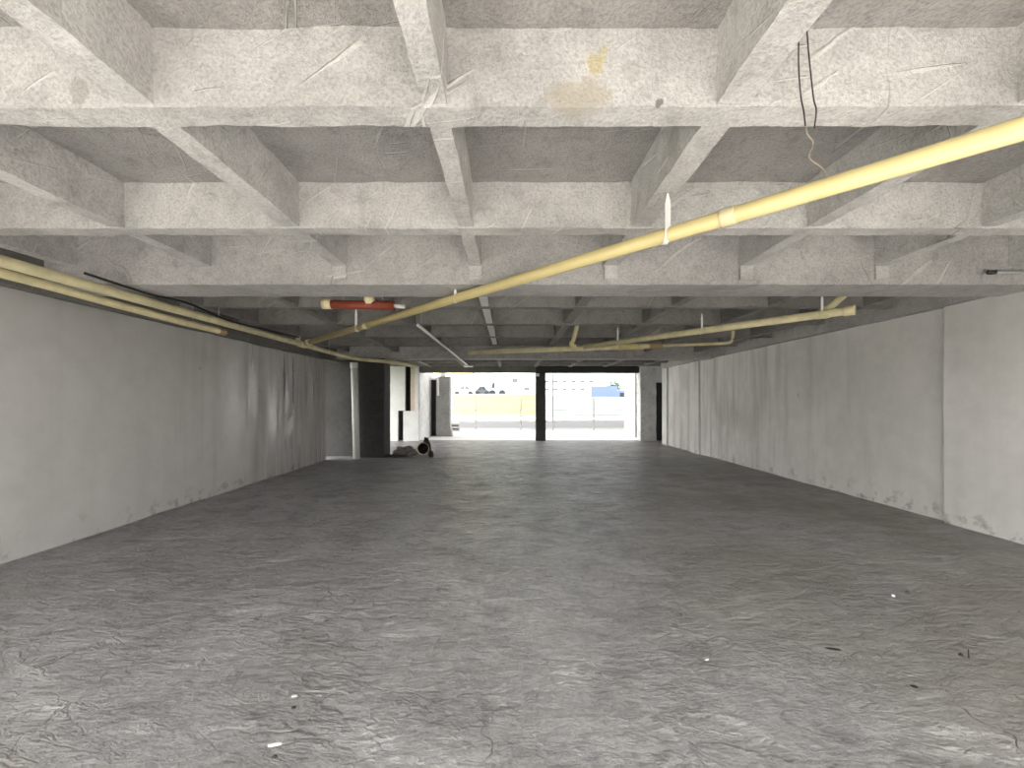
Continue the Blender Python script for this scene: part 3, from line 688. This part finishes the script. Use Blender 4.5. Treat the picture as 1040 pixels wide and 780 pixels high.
# houses
def house(name, x0, x1, y, z1, m, label, wins, depth=7):
    root = empty(name, ((x0 + x1) / 2, y, 0), label, 'building')
    bm = BM(); rough_box(bm, x0, x1, y, y + depth, -.02, z1, 1.0, .01, 40); keep(obj('wall', bm, M[m]), root)
    bm = BM(); box(bm, x0 - .05, x1 + .05, y - .3, y + depth + .1, z1, z1 + .25, .03); keep(obj('roof', bm, M['roof']), root)
    for (a, b, c, d) in wins:
        bm = BM(); box(bm, a - .06, b + .06, y - .06, y + .02, c - .06, d + .06, .01); w = keep(obj('window_frame', bm, M['white_pvc']), root)
        bm = BM(); box(bm, a, b, y - .075, y + .02, c, d); g_ = obj('pane', bm, M['glass']); g_.parent = w
    return root
YH = 76.0
def hx(x): return (x - VX) / F * YH
def hz(y): return CAMZ + (VY - y) / F * YH
house('yellow_house', hx(440), hx(480.3), YH, 9.2, 'house_yel', 'pale yellow house with small windows beyond the terrace', [(hx(464), hx(467), hz(388), hz(384)), (hx(470), hx(476), hz(388), hz(384.5)), (hx(456), hx(459), hz(388), hz(384))])
hb = house('white_house', hx(481), hx(545), YH + .2, 9.6, 'house_white', 'pale building with oval blue sign beyond the terrace', [(hx(484), hx(495), hz(388), hz(384)), (hx(520), hx(526), hz(389), hz(384)), (hx(532), hx(538), hz(397), hz(393))])
bm = BM(); c = Vector((hx(506), YH + .1, hz(386.6))); vs = []
for k in range(32): a = 2 * math.pi * k / 32; vs.append((c.x + 1.25 * math.cos(a), c.z + .36 * math.sin(a)))
f0 = [bm.verts.new((u, YH + .0, v)) for u, v in vs]; f1 = [bm.verts.new((u, YH + .25, v)) for u, v in vs]
bm.faces.new(f0); bm.faces.new(f1)
for k in range(32): bm.faces.new((f0[k], f0[(k + 1) % 32], f1[(k + 1) % 32], f1[k]))
keep(obj('sign', bm, M['blue']), hb)
house('green_house', hx(549), hx(615), YH, 8.6, 'house_white', 'pale green building behind the right opening', [(hx(553 + 9 * k), hx(558 + 9 * k), hz(yy + 3), hz(yy)) for k in range(6) for yy in (386, 394)])
house('white_house', hx(617), hx(668), YH + 3, 7.6, 'house_white', 'pale building behind the tree in the right opening', [(hx(636), hx(640), hz(388), hz(384)), (hx(645), hx(649), hz(388), hz(384))])

# ---------------------------------------------------------------- light
w = bpy.data.worlds.new('sky'); bpy.context.scene.world = w; w.use_nodes = True; nt = w.node_tree
bg = nt.nodes['Background']; tc = nt.nodes.new('ShaderNodeTexCoord'); sx = nt.nodes.new('ShaderNodeSeparateXYZ')
nt.links.new(tc.outputs['Generated'], sx.inputs[0])
mr = nt.nodes.new('ShaderNodeMapRange'); mr.inputs[1].default_value = -.45; mr.inputs[2].default_value = .45
mr.inputs[3].default_value = 9.0; mr.inputs[4].default_value = 1.55    # bright hazy sky behind the hall, thinner over the street
dp = nt.nodes.new('ShaderNodeVectorMath'); dp.operation = 'DOT_PRODUCT'; dp.inputs[1].default_value = (.2, .98, 0)
nt.links.new(tc.outputs['Generated'], dp.inputs[0]); nt.links.new(dp.outputs['Value'], mr.inputs[0]); nt.links.new(mr.outputs[0], bg.inputs['Strength'])
bg.inputs['Color'].default_value = (1, .985, .965, 1)
sl = bpy.data.lights.new('sun', 'SUN'); sl.energy = 20.0; sl.angle = math.radians(3); sl.color = (1, .97, .92)
so = bpy.data.objects.new('sun', sl); C.objects.link(so)
so.rotation_euler = Vector((-.03, .43, -1)).to_track_quat('-Z', 'Y').to_euler()

# ---------------------------------------------------------------- camera and view
cd = bpy.data.cameras.new('camera'); co = bpy.data.objects.new('camera', cd); C.objects.link(co)
co.location = (0, 0, CAMZ); co.rotation_euler = (math.radians(90), 0, 0)
cd.sensor_fit = 'HORIZONTAL'; cd.sensor_width = 36; cd.lens = 36 * F / 1040
cd.shift_x = (520 - VX) / 1040; cd.shift_y = (VY - 390) / 1040; cd.clip_start = .02; cd.clip_end = 500
sc = bpy.context.scene; sc.camera = co
vs = sc.view_settings; vs.view_transform = 'Standard'; vs.look = 'None'; vs.gamma = 1; vs.use_curve_mapping = False
vs.exposure = 0.32
